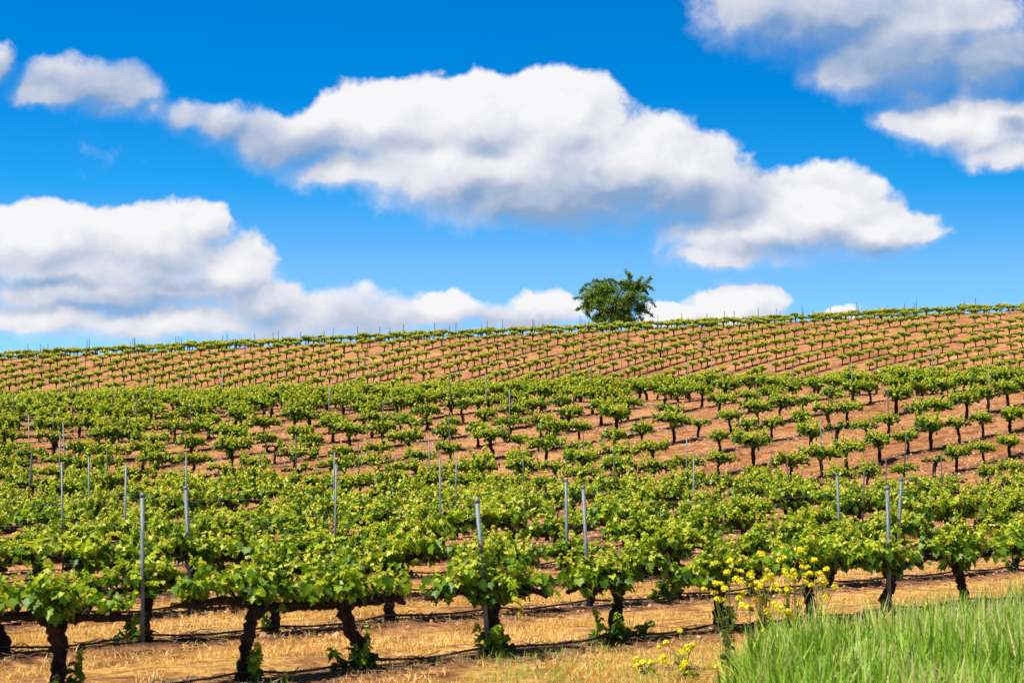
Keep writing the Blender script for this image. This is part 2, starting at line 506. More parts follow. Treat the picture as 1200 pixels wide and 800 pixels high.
def soil_mat():
    m, t, out = new_mat('vineyard_soil')
    geo = t.node('ShaderNodeNewGeometry')
    pos = geo.outputs['Position']
    sp = t.node('ShaderNodeSeparateXYZ'); t.put(sp.inputs[0], pos)
    x, y, z = sp.outputs
    rd = attr(t, 'rowdist')
    # coordinates stretched along the vine rows (45 degrees)
    mp = t.node('ShaderNodeMapping', vector_type='POINT')
    mp.inputs['Rotation'].default_value = (0, 0, rad(-45))
    t.l.new(pos, mp.inputs[0])
    al = t.vm('MULTIPLY', mp.outputs[0], (0.16, 1.0, 1.0))
    streak = t.noise(al, 1.5, 6, .62, .3)
    furrow = t.noise(t.vm('MULTIPLY', mp.outputs[0], (0.10, 1.0, 1.0)), 4.2, 4, .6, .2)
    lump = t.noise(pos, 2.6, 5, .65)
    patch = t.noise(pos, .22, 4, .55)
    clod = t.noise(pos, 7.0, 6, .7)
    grit = t.noise(pos, 38.0, 4, .65)
    # red-brown soil
    soil = t.ramp(clod, [(.28, (.10, .038, .017)), (.48, (.42, .18, .08)), (.70, (.68, .36, .16))])
    soil = t.mix(t.mr(patch, .35, .68, 0, .7), soil, t.ramp(streak, [(.3, (.20, .075, .034)), (.50, (.57, .265, .11)), (.72, (.79, .465, .235))]))
    # dry mown grass
    straw = t.ramp(clod, [(.27, (.26, .11, .04)), (.43, (.56, .29, .085)), (.60, (.74, .46, .14)), (.78, (.82, .58, .25))])
    straw = t.mix(t.mr(streak, .55, .75, 0, .6), straw, (.36, .17, .085))
    straw = t.mix(t.mr(t.noise(pos, 1.1, 4, .6), .52, .64, 0, .75), straw, (.30, .13, .06))
    # where the straw lies: the near aisles and thinning outwards
    near = t.mr(y, 31.0, 47.0, 1.0, 0.0)
    pn = t.m('ADD', near, t.m('MULTIPLY', t.m('SUBTRACT', patch, .5), 1.2))
    pn = t.m('MULTIPLY', t.mr(pn, .3, .62), t.mr(rd, .35, .85))
    far_st = t.m('MULTIPLY', t.mr(streak, .55, .72), .4)
    fac = t.m('MAXIMUM', pn, far_st)
    col = t.mix(fac, soil, straw)
    # litter strip under the vines
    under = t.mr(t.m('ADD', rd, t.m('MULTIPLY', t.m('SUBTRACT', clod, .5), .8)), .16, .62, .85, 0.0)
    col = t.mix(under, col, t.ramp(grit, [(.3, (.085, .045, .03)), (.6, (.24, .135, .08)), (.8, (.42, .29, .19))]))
    col = t.mix(1.0, col, t.ramp(grit, [(.25, (.72, .70, .68)), (.7, (1.12, 1.12, 1.12))]), 'MULTIPLY')
    col = t.mix(1.0, col, t.ramp(furrow, [(.32, (.46, .42, .39)), (.5, (1.0, 1.0, 1.0)), (.72, (1.14, 1.15, 1.16))]), 'MULTIPLY')
    col = t.mix(1.0, col, t.ramp(lump, [(.34, (.55, .48, .44)), (.5, (1.0, 1.0, 1.0)), (.75, (1.1, 1.1, 1.08))]), 'MULTIPLY')
    big = t.noise(t.vm('MULTIPLY', mp.outputs[0], (0.4, 1.0, 1.0)), .13, 4, .6)
    col = t.mix(1.0, col, t.ramp(big, [(.35, (.78, .72, .68)), (.5, (1.0, 1.0, 1.0)), (.66, (1.1, 1.12, 1.15))]), 'MULTIPLY')
    p = t.node('ShaderNodeBsdfPrincipled')
    t.put(p.inputs['Base Color'], col); p.inputs['Roughness'].default_value = .95
    p.inputs['Specular IOR Level'].default_value = .1
    h = t.m('ADD', t.m('MULTIPLY', clod, .8), t.m('ADD', t.m('MULTIPLY', lump, 1.2), t.m('MULTIPLY', furrow, .9)))
    b = t.node('ShaderNodeBump'); b.inputs['Strength'].default_value = 1.0; b.inputs['Distance'].default_value = .14
    t.put(b.inputs['Height'], h); t.l.new(b.outputs[0], p.inputs['Normal'])
    t.l.new(p.outputs[0], out.inputs[0])
    return m


M_SOIL = soil_mat()


def clod_mat():
    m, t, out = new_mat('soil_clod')
    p = t.node('ShaderNodeBsdfPrincipled')
    t.put(p.inputs['Base Color'], t.ramp(attr(t), [(0, (.14, .058, .03)), (.6, (.46, .22, .115)), (1, (.66, .41, .25))]))
    p.inputs['Roughness'].default_value = .95
    t.l.new(p.outputs[0], out.inputs[0])
    return m


M_CLOD = clod_mat()

# ------------------------------------------------------------------ ground: one sheet to the horizon
ys = np.concatenate([np.arange(-60, 12, 4.0), np.arange(12, 108, .26), np.arange(108, 182, 1.6), np.arange(182, 244, .5),
                     np.arange(244, 320, 4), np.geomspace(320, 5000, 26)])
xh = np.concatenate([np.arange(0, 30, .3), np.arange(30, 66, .9), np.geomspace(66, 2600, 26)])
xs = np.concatenate([-xh[:0:-1], xh])
GX, GY = np.meshgrid(xs, ys)
GZ = terrain(GX, GY)
nx, ny = len(xs), len(ys)
idx = np.arange(nx * ny).reshape(ny, nx)
quads = np.stack([idx[:-1, :-1], idx[:-1, 1:], idx[1:, 1:], idx[1:, :-1]], -1).reshape(-1, 4)
gme = mesh_np('ground', np.stack([GX, GY, GZ], -1).reshape(-1, 3), [quads], {'rowdist': rowdist(GX, GY)}, True)
ground = link('ground', gme, M_SOIL)
tag(ground, 'red brown vineyard soil with dry straw aisles rising to a hill', 'ground', kind='structure')

# ------------------------------------------------------------------ leaves
def leaf_template(kind):
    if kind == 'near':
        half = [(.16, -.10), (.42, -.06), (.52, .18), (.40, .30), (.50, .58), (.24, .60)]
        o = [(0, .02)] + half + [(0, 1.0)] + [(-x, y) for x, y in half[::-1]]
        c = (0, .36)
    elif kind == 'mid':
        o = [(0, -.05), (.48, .08), (.46, .55), (0, 1.0), (-.46, .55), (-.48, .08)]
        c = (0, .38)
    else:
        o = [(0, -.05), (.5, .35), (0, 1.0), (-.5, .35)]
        c = None
    pts = [(x, y - .1, .10 * abs(x) * 2 - .16 * max(0, y - .35) ** 1.3) for x, y in o]
    n = len(pts)
    if c:
        pts.append((c[0], c[1] - .1, -.03))
        tri = [(n, i, (i + 1) % n) for i in range(n)]
    else:
        tri = [(0, 1, 2), (0, 2, 3)]
    return np.array(pts), np.array(tri)


LT = {k: leaf_template(k) for k in ('near', 'mid', 'far')}


def put_leaves(mb, rng, pos, tipdir, nrm, size, age, kind):
    """all leaves of one mesh at once"""
    pos, tipdir, nrm = map(lambda a: np.asarray(a, float), (pos, tipdir, nrm))
    size = np.asarray(size, float); age = np.asarray(age, float)
    nrm = nrm / np.linalg.norm(nrm, axis=1)[:, None]
    yv = tipdir - (tipdir * nrm).sum(1)[:, None] * nrm
    yv = yv / (np.linalg.norm(yv, axis=1)[:, None] + 1e-6)
    xv = np.cross(yv, nrm)
    Tm, tri = LT[kind]
    cup = rng.uniform(.2, 2.2, len(pos))
    Vv = (pos[:, None, :] + size[:, None, None] * (Tm[None, :, 0, None] * xv[:, None] + Tm[None, :, 1, None] * yv[:, None]
          + cup[:, None, None] * Tm[None, :, 2, None] * nrm[:, None]))
    n, k = len(pos), len(Tm)
    f = (tri[None] + (np.arange(n) * k)[:, None, None]).reshape(-1, 3)
    mb.add(Vv.reshape(-1, 3), f3=f, a=np.repeat(age, k))


def rvec(rng, n): return rng.normal(size=(n, 3))


def shoot_leaves(rng, out, base, direction, length, spacing, s0, s1, lush=1.0, agebias=0.0):
    agebias = agebias + rng.normal() * .10
    """leaves along one curved shoot; appended to the lists in out"""
    n = max(2, int(length / spacing))
    d = np.array(direction, float); d /= np.linalg.norm(d)
    p = np.array(base, float)
    step = length / n
    for i in range(n):
        f = i / max(1, n - 1)
        d = d + rng.normal(size=3) * .10 + np.array([0, 0, -.035])
        d /= np.linalg.norm(d)
        p = p + d * step
        for _ in range(2 if rng.random() < .55 * lush else 1):
            a = rng.uniform(0, 2 * math.pi)
            o = np.array([math.cos(a), math.sin(a), rng.uniform(-.25, .35)])
            s = (s0 * (1 - f) + s1 * f) * rng.uniform(.75, 1.2)
            nr = np.array([0, 0, .75]) + o * .55 + rng.normal(size=3) * .38
            q = p + o * rng.uniform(.02, .08) * (1.15 - f)
            out[0].append(q); out[1].append(o + np.array([0, 0, -.45 + .5 * f])); out[2].append(nr); out[3].append(s)
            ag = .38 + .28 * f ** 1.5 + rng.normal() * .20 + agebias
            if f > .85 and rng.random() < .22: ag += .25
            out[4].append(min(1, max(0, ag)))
    return p


def vine_geometry(seed, kind, lush=1.0, hang=1.0, prof=.5, arms=None, lean=(0, 0), head=.64, armz=0.0, thick=1.0, armlen=.86, split=True, sucker=0):
    """returns dict part -> mesh. local X runs along the row."""
    rng = np.random.default_rng(seed)
    hs = {'near': 14, 'mid': 7, 'far': 5}[kind]
    seg = {'near': 22, 'mid': 8, 'far': 4}[kind]
    tr = MB()
    hx, hy = lean[0] + rng.normal() * .05, lean[1] + rng.normal() * .03
    ctrl = [(-hx * .15, 0, -.08), (rng.normal() * .03, rng.normal() * .02, head * .3), (hx * .45 + rng.normal() * .04, hy * .5 + rng.normal() * .03, head * .65), (hx, hy, head)]
    path = smoothpath(ctrl, seg)
    tt = np.linspace(0, 1, seg)
    rr = thick * (.058 + .028 * np.exp(-tt * 7) + .016 * np.exp(-((tt - 1) * 5) ** 2)) * (1 + rng.normal(size=seg) * .11)
    if kind == 'near': path[1:-1] += rng.normal(size=(seg - 2, 3)) * np.array([.012, .012, 0])
    tr.tube(path, rr, hs, .24, rng)
    cm = []
    spurs = []
    for s in (-1, 1):
        c = MB() if split else tr
        L = armlen * rng.uniform(.88, 1.08)
        dz = armz + rng.normal() * .04
        ct = [(hx - s * .02, hy, head - .06), (hx + s * .15, hy + rng.normal() * .02, head + .04 + dz * .5), (hx + s * L * .45, hy * .5 + rng.normal() * .035, head + .05 + dz + rng.normal() * .025),
              (hx + s * L * .75, rng.normal() * .03, head + .04 + dz + rng.normal() * .03), (hx + s * L, rng.normal() * .03, head + .02 + dz)]
        n = seg + 2
        pa = smoothpath(ct, n)
        ta = np.linspace(0, 1, n)
        ra = thick * (.046 - .020 * ta) * (1 + rng.normal(size=n) * .18)
        c.tube(pa, ra, hs, .26, rng)
        ns = {'near': 7, 'mid': 7, 'far': 6}[kind]
        for i in range(ns):
            f = (i + rng.uniform(.2, .8)) / ns
            q = pa[min(n - 1, int(f * (n - 1)))] + np.array([0, rng.normal() * .012, 0])
            top = q + np.array([rng.normal() * .03, rng.normal() * .03, rng.uniform(.05, .11)])
            if kind != 'far':
                c.tube([q, (q + top) / 2 + rng.normal(size=3) * .008, top], np.array([.030, .026, .017]) * thick, max(5, hs - 3), .2, rng)
            spurs.append((top, f * L * s))
        if split: cm.append(c)
    for _ in range(3): spurs.append((np.array([hx + rng.normal() * .06, hy + rng.normal() * .04, head + .08]), 0))
    fo = MB()
    L5 = [[], [], [], [], []]
    ab = {'near': .05, 'mid': .09, 'far': .17}[kind]
    for (q, xx) in spurs:
        wgt = 1.08 - prof + prof * 1.25 * math.exp(-(xx / .5) ** 2) + rng.normal() * .2
        if kind == 'far': wgt *= .85
        if rng.random() > .92 * min(1, lush + .25): continue
        ns = 1 + (kind == 'far') + int(rng.random() < .75 * wgt * lush) + int(rng.random() < .5 * wgt * lush)
        for _ in range(ns):
            ln = max(.10, (.31 if kind == 'near' else .265) * wgt * rng.uniform(.65, 1.3) * (.6 + .4 * lush))
            dr = (rng.normal() * .42, rng.normal() * .46, .95)
            if rng.random() < .15 and kind != 'far': ln *= 1.7
            if kind == 'near': shoot_leaves(rng, L5, q, dr, ln, .024, .100, .045, lush, ab)
            elif kind == 'mid': shoot_leaves(rng, L5, q, dr, ln, .033, .112, .058, lush, ab)
            else: shoot_leaves(rng, L5, q, dr, ln, .07, .20, .12, lush, ab)
            # leaves that fill the base of the shoot and hang beneath
            nb = {'near': 5, 'mid': 3, 'far': 1}[kind]
            for _ in range(nb):
                a = rng.uniform(0, 6.283); o = np.array([math.cos(a), math.sin(a), 0])
                L5[0].append(q + o * rng.uniform(.04, .2) + np.array([0, 0, rng.uniform(-.11 * hang, .11) + .06 * (1 - hang)]))
                L5[1].append(o + np.array([0, 0, -.7])); L5[2].append(np.array([0, 0, .5]) + o * .7 + rng.normal(size=3) * .35)
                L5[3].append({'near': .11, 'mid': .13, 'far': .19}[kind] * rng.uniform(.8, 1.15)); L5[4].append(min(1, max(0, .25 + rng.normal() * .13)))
    if L5[0]: put_leaves(fo, rng, *L5, kind)
    # thin green canes
    res = {'trunk': tr.build('vine_trunk', True)}
    if split: res['cordon'] = [c.build('vine_cordon', True) for c in cm]
    if fo.n: res['foliage'] = fo.build('vine_foliage')
    if sucker:
        res['sucker_shoot'] = []
        for _ in range(sucker):
            sk = MB(); S5 = [[], [], [], [], []]
            bx, by = rng.normal() * .09 + (.16 if rng.random() < .5 else -.10), rng.normal() * .07
            ln = rng.uniform(.25, .52)
            dr = (rng.normal() * .25, rng.normal() * .25, 1)
            end = shoot_leaves(rng, S5, (bx, by, .02), dr, ln, .022, .13, .06, 1.3, -.10)
            sk.tube([(bx, by, -.03), ((bx + end[0]) / 2, (by + end[1]) / 2, ln * .5), tuple(end)], [.007, .006, .004], 5, a=.3)
            put_leaves(sk, rng, *S5, kind)
            res['sucker_shoot'].append(sk.build('vine_sucker'))
    return res


for nm in ('v',): pass


def assemble(name, geo, loc, rz, sc=(1, 1, 1)):
    root = link(name, None)
    root.location = loc; root.rotation_euler = (0, 0, rz); root.scale = sc
    link('trunk', geo['trunk'], M_BARK, root)
    for c in geo.get('cordon', []): link('cordon', c, M_BARK, root)
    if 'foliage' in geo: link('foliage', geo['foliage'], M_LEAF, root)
    for c in geo.get('sucker_shoot', []): link('sucker_shoot', c, M_LEAF, root)
    return root


def copy_tree(o):
    c = o.copy(); COL.objects.link(c)
    for ch in o.children:
        d = ch.copy(); COL.objects.link(d); d.parent = c
    return c


# ------------------------------------------------------------------ where the vines stand
R = random.Random(11)
ROWANG = rad(45)
ROW1X = [-5.35, -4.03, -2.58, -1.55, -.23, 1.22, 2.48, 3.80, 5.0, 6.28, 7.6, 8.9, 10.2, 11.5, 12.8, 14.1]
slots = []      # (k, x, y, post?)
PHASE = {1: -4.13, 2: -4.3}
posts_mid = []
for k in range(0, 30):
    mk = float(rowm(k)); stepx = 1.84 / math.hypot(1, mk)
    if k == 0:
        xsr = ROW1X
        pidx = {4, 8}
    else:
        x0 = PHASE.get(k, R.uniform(-2.6, 2.6)) 
        ns = range(-34, 35)
        xsr = [x0 + stepx * n for n in ns]
        pidx = {i for i, n in enumerate(ns) if n % 4 == 0}
    for i, x in enumerate(xsr):
        if k > 2 and R.random() < .035: continue
        xj = x + (0 if k < 3 else R.uniform(-.17, .17))
        y = rowy(k, xj) + (0 if k < 3 else R.uniform(-.16, .16))
        if y < 15 or y > 103: continue
        if abs(xj) > .25 * y + 5.5: continue
        slots.append([k, xj, y, i in pidx])
slots.sort(key=lambda s: s[2])


def in_frame(x, y, m=0.0): return abs(x) < .25 * y + m


vis = [s for s in slots if in_frame(s[1], s[2], .45)]
indiv = vis[:298]
ids = {id(s) for s in indiv}
rest = [s for s in slots if id(s) not in ids]

# ordinal of each vine within its row (left to right)
byrow = {}
for s in vis: byrow.setdefault(s[0], []).append(s)
order = {}
for k, l in byrow.items():
    l.sort(key=lambda s: s[1])
    for i, s in enumerate(l): order[id(s)] = i + 1

NEAR = [vine_geometry(100 + i, 'near', lush=l, sucker=sk, prof=(.5, .35, .6, .3, .42, .55, .4)[i], armlen=.9) for i, (l, sk) in enumerate(((1.0, 0), (.88, 2), (1.12, 0), (.72, 0), (.95, 1), (1.05, 0), (1.15, 0)))]
MIDV = [vine_geometry(200 + i, 'mid', lush=l, split=False, prof=(.22, .05, .38, .1, .16, .28)[i % 6], armlen=.97) for i, l in enumerate((1.1, .95, 1.25, .85, 1.0, 1.15, .8, 1.05, .5))]
MIDV.append(vine_geometry(231, 'mid', lush=.18, split=False))
FARV = [vine_geometry(300 + i, 'far', lush=l, split=False, prof=.06, armlen=.98, head=.62) for i, l in enumerate((1.2, 1.05, 1.3, .9, 1.1, 1.25))]
ADJ_M = ['bushy', 'leafy', 'broad bushy', 'medium sized', 'upright leafy', 'large dense', 'spreading', 'rounded leafy', 'thinly leaved', 'nearly bare']
ADJ_N = ['leafy', 'leafy', 'full bushy', 'open leafy', 'spreading', 'bushy', 'dense bushy']
ROW1_SPEC = {  # index in ROW1X: geometry arguments and label
    0: dict(seed=1, lush=.8),
    1: dict(seed=2, lush=.85, hang=.1, lean=(-.06, 0), head=.72, thick=1.12, armz=.02, sucker=2),
    2: dict(seed=3, lush=.9, hang=.05, lean=(.02, 0), head=.70, thick=.92, armz=.02, armlen=.98, sucker=1),
    3: dict(seed=4, lush=1.0, hang=.4, lean=(-.14, 0), head=.66, thick=1.0, sucker=5),
    4: dict(seed=5, lush=1.0, prof=.7, head=.62, thick=1.15, armz=-.02, sucker=5),
    5: dict(seed=6, lush=1.1, prof=.65, head=.66, thick=1.0, sucker=4),
    6: dict(seed=7, lush=1.2, prof=.65, head=.6, thick=1.15, sucker=1),
    7: dict(seed=8, lush=1.1, prof=.65, head=.68, thick=1.0, lean=(.06, 0)),
    8: dict(seed=9, lush=1.1, prof=.7, head=.62, thick=1.05),
    9: dict(seed=10, lush=1.1, head=.62, thick=1.05, lean=(-.22, 0)),
    10: dict(seed=12, lush=1.0, head=.62),
}
ROW1_LABEL = {
    1: 'front row grapevine at the far left with thick dark leaning forked trunk',
    2: 'front row grapevine with bare horizontal cordons spread in a wide T',
    3: 'front row grapevine left of the leaning post with green shoots at its foot',
    4: 'front row grapevine standing against the leaning grey post',
    5: 'front row grapevine with straight dark trunk just right of the leaning post',
    6: 'front row grapevine with thick short trunk left of the tall yellow mustard',
    7: 'front row grapevine directly behind the tall yellow mustard flowers',
    8: 'front row grapevine standing against the upright grey post at right',
    9: 'front row grapevine with crooked trunk right of the upright post',
    10: 'front row grapevine cut by the right edge of the picture',
}
VGROUP = 'grapevines trained in rows'
protos = {}
for s in indiv:
    k, x, y, hp = s
    z = T(x, y)
    if k == 0:
        i = min(range(len(ROW1X)), key=lambda j: abs(ROW1X[j] - x))
        sp = dict(ROW1_SPEC.get(i, dict(seed=40 + i)))
        root = assemble('grapevine', vine_geometry(kind='near', **sp), (x, y, z - .02), ROWANG)
        tag(root, ROW1_LABEL.get(i, 'front row grapevine cut by the left edge of the picture'), 'grapevine', VGROUP)
        continue
    if y < 44: key = ('n', R.randrange(len(NEAR)))
    else:
        key = ('m', R.choice([0, 1, 2, 3, 4, 5, 6, 7, 0, 2, 5, 7, 1, 4, 8] + ([9] if R.random() < .6 else [8]) + ([2, 5, 7, 2, 5] if x < 6 else [])))
    sc = R.uniform(.82, 1.2)
    scz = sc * R.uniform(.85, 1.15)
    rz = math.atan(rowm(k)) + (math.pi if R.random() < .5 else 0) + R.uniform(-.14, .14)
    if k > 4: sc *= .90; scz *= .92
    if key not in protos:
        root = assemble('grapevine', (NEAR if key[0] == 'n' else MIDV)[key[1]], (0, 0, 0), 0)
        protos[key] = root
    else:
        root = copy_tree(protos[key])
    root.location = (x, y, z - .02); root.rotation_euler = (0, 0, rz); root.scale = (sc, sc, scz)
    adj = (ADJ_N if key[0] == 'n' else ADJ_M)[key[1]]
    tag(root, f'{adj} grapevine, {ordn(order[id(s)])} from the left in the {ordn(k + 1)} vine row from the front', 'grapevine', VGROUP)

# ------------------------------------------------------------------ the remaining vines: mid-slope leftovers and the far hillside, one mass each kind of part in one mesh
far_slots = []
posts_far = []
for k in range(-18, 32):
    rr_ = FARR + FARS * k
    ph = rad(185) - R.uniform(0, 1.7) / rr_
    n = R.randrange(4)
    while ph > rad(40):
        x = FARC[0] + rr_ * math.cos(ph); y = FARC[1] + rr_ * math.sin(ph)
        if 184 < y < 251 and abs(x) < .25 * y + 4:
            if R.random() < .96: far_slots.append((x + R.uniform(-.1, .1), y + R.uniform(-.1, .1), ph - math.pi / 2))
            if n % 5 == 0 and abs(x) < .25 * y: posts_far.append((k, x + .1, y))
        ph -= 1.60 / rr_
        n += 1


def bake_mass(items, geos):
    """items (x, y, angle, variant, scale) -> combined bark and leaf meshes"""
    arrs = []
    for gq in geos:
        d = {}
        for part in ('trunk', 'foliage'):
            me = gq[part]
            v = np.empty(len(me.vertices) * 3, np.float32); me.vertices.foreach_get('co', v)
            me.calc_loop_triangles()
            tri = np.empty(len(me.loop_triangles) * 3, np.int32); me.loop_triangles.foreach_get('vertices', tri)
            a = np.empty(len(me.vertices), np.float32); me.attributes['v'].data.foreach_get('value', a)
            d[part] = (v.reshape(-1, 3), tri.reshape(-1, 3), a)
        arrs.append(d)
    mb = MB(); nb = 0
    mats = []
    for part in ('trunk', 'foliage'):
        for (x, y, ang, vi, sc, zz) in items:
            v, tri, a = arrs[vi][part]
            c, s_ = math.cos(ang), math.sin(ang)
            q = np.stack([v[:, 0] * c - v[:, 1] * s_, v[:, 0] * s_ + v[:, 1] * c, v[:, 2]], 1) * sc + np.array([x, y, zz])
            mb.add(q, f3=tri, a=a)
            mats.append((len(tri), 0 if part == 'trunk' else 1))
    me = mb.build('vine_mass')
    mi = np.concatenate([np.full(n, m, np.int32) for n, m in mats])
    me.materials.append(M_BARK); me.materials.append(M_LEAF)
    me.polygons.foreach_set('material_index', mi)
    me.update()
    return me


items = []
for (k, x, y, hp) in rest:
    items.append((x, y, math.atan(rowm(k)) + (math.pi if R.random() < .5 else 0) + R.uniform(-.08, .08), R.randrange(8), R.uniform(.9, 1.12), T(x, y) - .02))
geos = MIDV[:8] + FARV
for (x, y, ang) in far_slots:
    items.append((x, y, ang + (math.pi if R.random() < .5 else 0), 8 + R.randrange(6), R.uniform(.78, 1.06), T(x, y) - .02))
mass = link('grapevine_mass', bake_mass(items, geos))
tag(mass, 'many small grapevines in rows covering the upper slope and far hillside below the sky', 'grapevines', VGROUP, 'stuff')

# ------------------------------------------------------------------ steel posts
def post_mesh(h, w_=.046, d_=.036, clip=True, t_=.006, bottom=-.25):
    """folded steel C profile"""
    mb = MB()
    def box(x0, x1, y0, y1, z0, z1, a=0.0):
        V = [(x, y, z) for z in (z0, z1) for x, y in ((x0, y0), (x1, y0), (x1, y1), (x0, y1))]
        mb.add(V, f4=[(0, 3, 2, 1), (4, 5, 6, 7), (0, 1, 5, 4), (1, 2, 6, 5), (2, 3, 7, 6), (3, 0, 4, 7)], a=a)
    box(-w_ / 2, w_ / 2, -d_ / 2, -d_ / 2 + t_, bottom, h)
    for s in (-1, 1):
        x0, x1 = sorted((s * w_ / 2, s * (w_ / 2 - t_)))
        box(x0, x1, -d_ / 2 + t_, d_ / 2, bottom, h)
        x0, x1 = sorted((s * (w_ / 2 - t_), s * (w_ / 2 - t_ - .012)))
        box(x0, x1, d_ / 2 - t_, d_ / 2, bottom, h)
        for q in np.arange(.5, h - .03, .16):       # wire hooks pressed out of the edge
            x0, x1 = sorted((s * w_ / 2, s * (w_ / 2 + .009)))
            box(x0, x1, -d_ / 2 + .004, -d_ / 2 + .016, q, q + .028)
    return mb.build('steel_post')


def cap_mesh(h, w_=.05, d_=.04):
    mb = MB()
    V = [(x, y, z) for z in (h - .035, h + .012) for x, y in ((-w_ / 2, -d_ / 2), (w_ / 2, -d_ / 2), (w_ / 2, d_ / 2), (-w_ / 2, d_ / 2))]
    mb.add(V, f4=[(0, 3, 2, 1), (4, 5, 6, 7), (0, 1, 5, 4), (1, 2, 6, 5), (2, 3, 7, 6), (3, 0, 4, 7)])
    return mb.build('post_cap')


PH = 1.66
post_me = [post_mesh(PH + .12 * j) for j in range(3)]
thin_me = [post_mesh(PH + .12 * j, .030, .026) for j in range(3)]
cap_me = [cap_mesh(PH + .12 * j) for j in range(3)]
far_post = post_mesh(1.72, .05, .05)
PGROUP = 'steel trellis posts along the vine rows'
pm = [s for s in slots if s[3] and in_frame(s[1], s[2], .1) and (s[0] < 3 or R.random() < .55)]
prow = {}
for s in pm: prow.setdefault(s[0], []).append(s)
post_tops = {}
first = {}
for k in sorted(prow):
    lst = sorted(prow[k], key=lambda s: s[1])
    for i, s in enumerate(lst):
        x, y = s[1], s[2]
        j = R.randrange(3) if k > 2 else 0
        # the post stands beside its trunk, on the viewer's side of it
        px, py = (x - .02, y - .13)
        if k < 3:
            key = ('a', j)
            if key not in first:
                o = link('steel_post', None); link('post_shaft', post_me[j], M_STEEL, o); link('post_cap', cap_me[j], M_STEEL, o)
                first[key] = o
            else: o = copy_tree(first[key])
        else:
            key = ('b', j)
            if key not in first:
                first[key] = o = link('steel_post', thin_me[j].copy(), M_RUST if j != 2 else M_STEEL)
                o.data.materials.clear(); o.data.materials.append(M_RUST if j != 2 else M_STEEL)
            else:
                o = first[key].copy(); COL.objects.link(o)
        z = T(px, py)
        o.location = (px, py, z)
        lx, ly = R.gauss(0, .025), R.gauss(0, .025)
        if k == 0: lx, ly = ((-.075, .0) if i == 0 else (-.008, 0))
        o.rotation_euler = (-ly, lx, ROWANG * 0 + R.uniform(-.3, .3) if k else .1)
        post_tops.setdefault(k, []).append((px + lx * 1.6, py, z + PH + .12 * j - .06))
        lab = f'grey steel post, {ordn(i + 1)} from the left in the {ordn(k + 1)} vine row from the front'
        if k == 0: lab = ['grey steel post leaning left against a trunk in the front vine row', 'upright grey steel post at right in the front vine row'][min(i, 1)]
        tag(o, lab, 'post', PGROUP)

frow = {}
for p in posts_far: frow.setdefault(p[0], []).append(p)
fp0 = None
nfar = 0
ks = sorted(frow, reverse=True)
for r_i, k in enumerate(ks):
    for i, (_, x, y) in enumerate(sorted(frow[k], key=lambda p: p[1])):
        if nfar >= 200: break
        if fp0 is None: fp0 = o = link('steel_post', far_post, M_RUST)
        else: o = fp0.copy(); COL.objects.link(o)
        o.location = (x, y, T(x, y))
        o.rotation_euler = (R.gauss(0, .03), R.gauss(0, .03), R.uniform(0, 3))
        o.scale = (1, 1, R.uniform(.85, 1.12))
        tag(o, f'thin post, {ordn(i + 1)} from the left in the {ordn(r_i + 1)} far hillside row from the upper left', 'post', 'thin posts on the far hillside')
        nfar += 1

# ------------------------------------------------------------------ trellis wires and drip hoses along the near rows
for k in range(0, 5):
    tops = sorted(post_tops.get(k, [])) if k < 3 else []
    if tops:
        ends = []
        xl = tops[0][0] - 5.2; xr = tops[-1][0] + 5.2
        pts = [(xl, rowy(k, xl), T(xl, rowy(k, xl)) + PH - .06)] + [(a + .0, b, c) for a, b, c in tops] + [(xr, rowy(k, xr), T(xr, rowy(k, xr)) + PH - .06)]
        full = []
        for p, q in zip(pts[:-1], pts[1:]):
            for f in np.linspace(0, 1, 8)[:-1]:
                full.append((p[0] + (q[0] - p[0]) * f, p[1] + (q[1] - p[1]) * f, p[2] + (q[2] - p[2]) * f - .05 * math.sin(math.pi * f)))
        full.append(pts[-1])
        mb = MB(); mb.tube(full, .0016, 5)
        tag(link('trellis_wire', mb.build('trellis_wire'), M_WIRE), f'thin wire strung along the post tops of the {ordn(k + 1)} vine row', 'wire', 'wires along the vine rows')
    rowv = sorted([s for s in slots if s[0] == k], key=lambda s: s[1])
    rs = np.random.default_rng(60 + k)
    pts = []
    for a, b in zip(rowv[:-1], rowv[1:]):
        for f in np.linspace(0, 1, 9)[:-1]:
            x = a[1] + (b[1] - a[1]) * f; y = a[2] + (b[2] - a[2]) * f - .11
            pts.append((x, y, T(x, y) * .5 + .5 * float(terrain(np.array([x]), np.array([y]), False)[0]) + .125 - .05 * math.sin(math.pi * f) + rs.normal() * .003))
    mb = MB(); mb.tube(pts, .013, 7)
    tag(link('drip_hose', mb.build('drip_hose', True), M_HOSE), f'black drip hose running low along the {ordn(k + 1)} vine row from the front', 'hose', 'drip hoses along the vine rows')

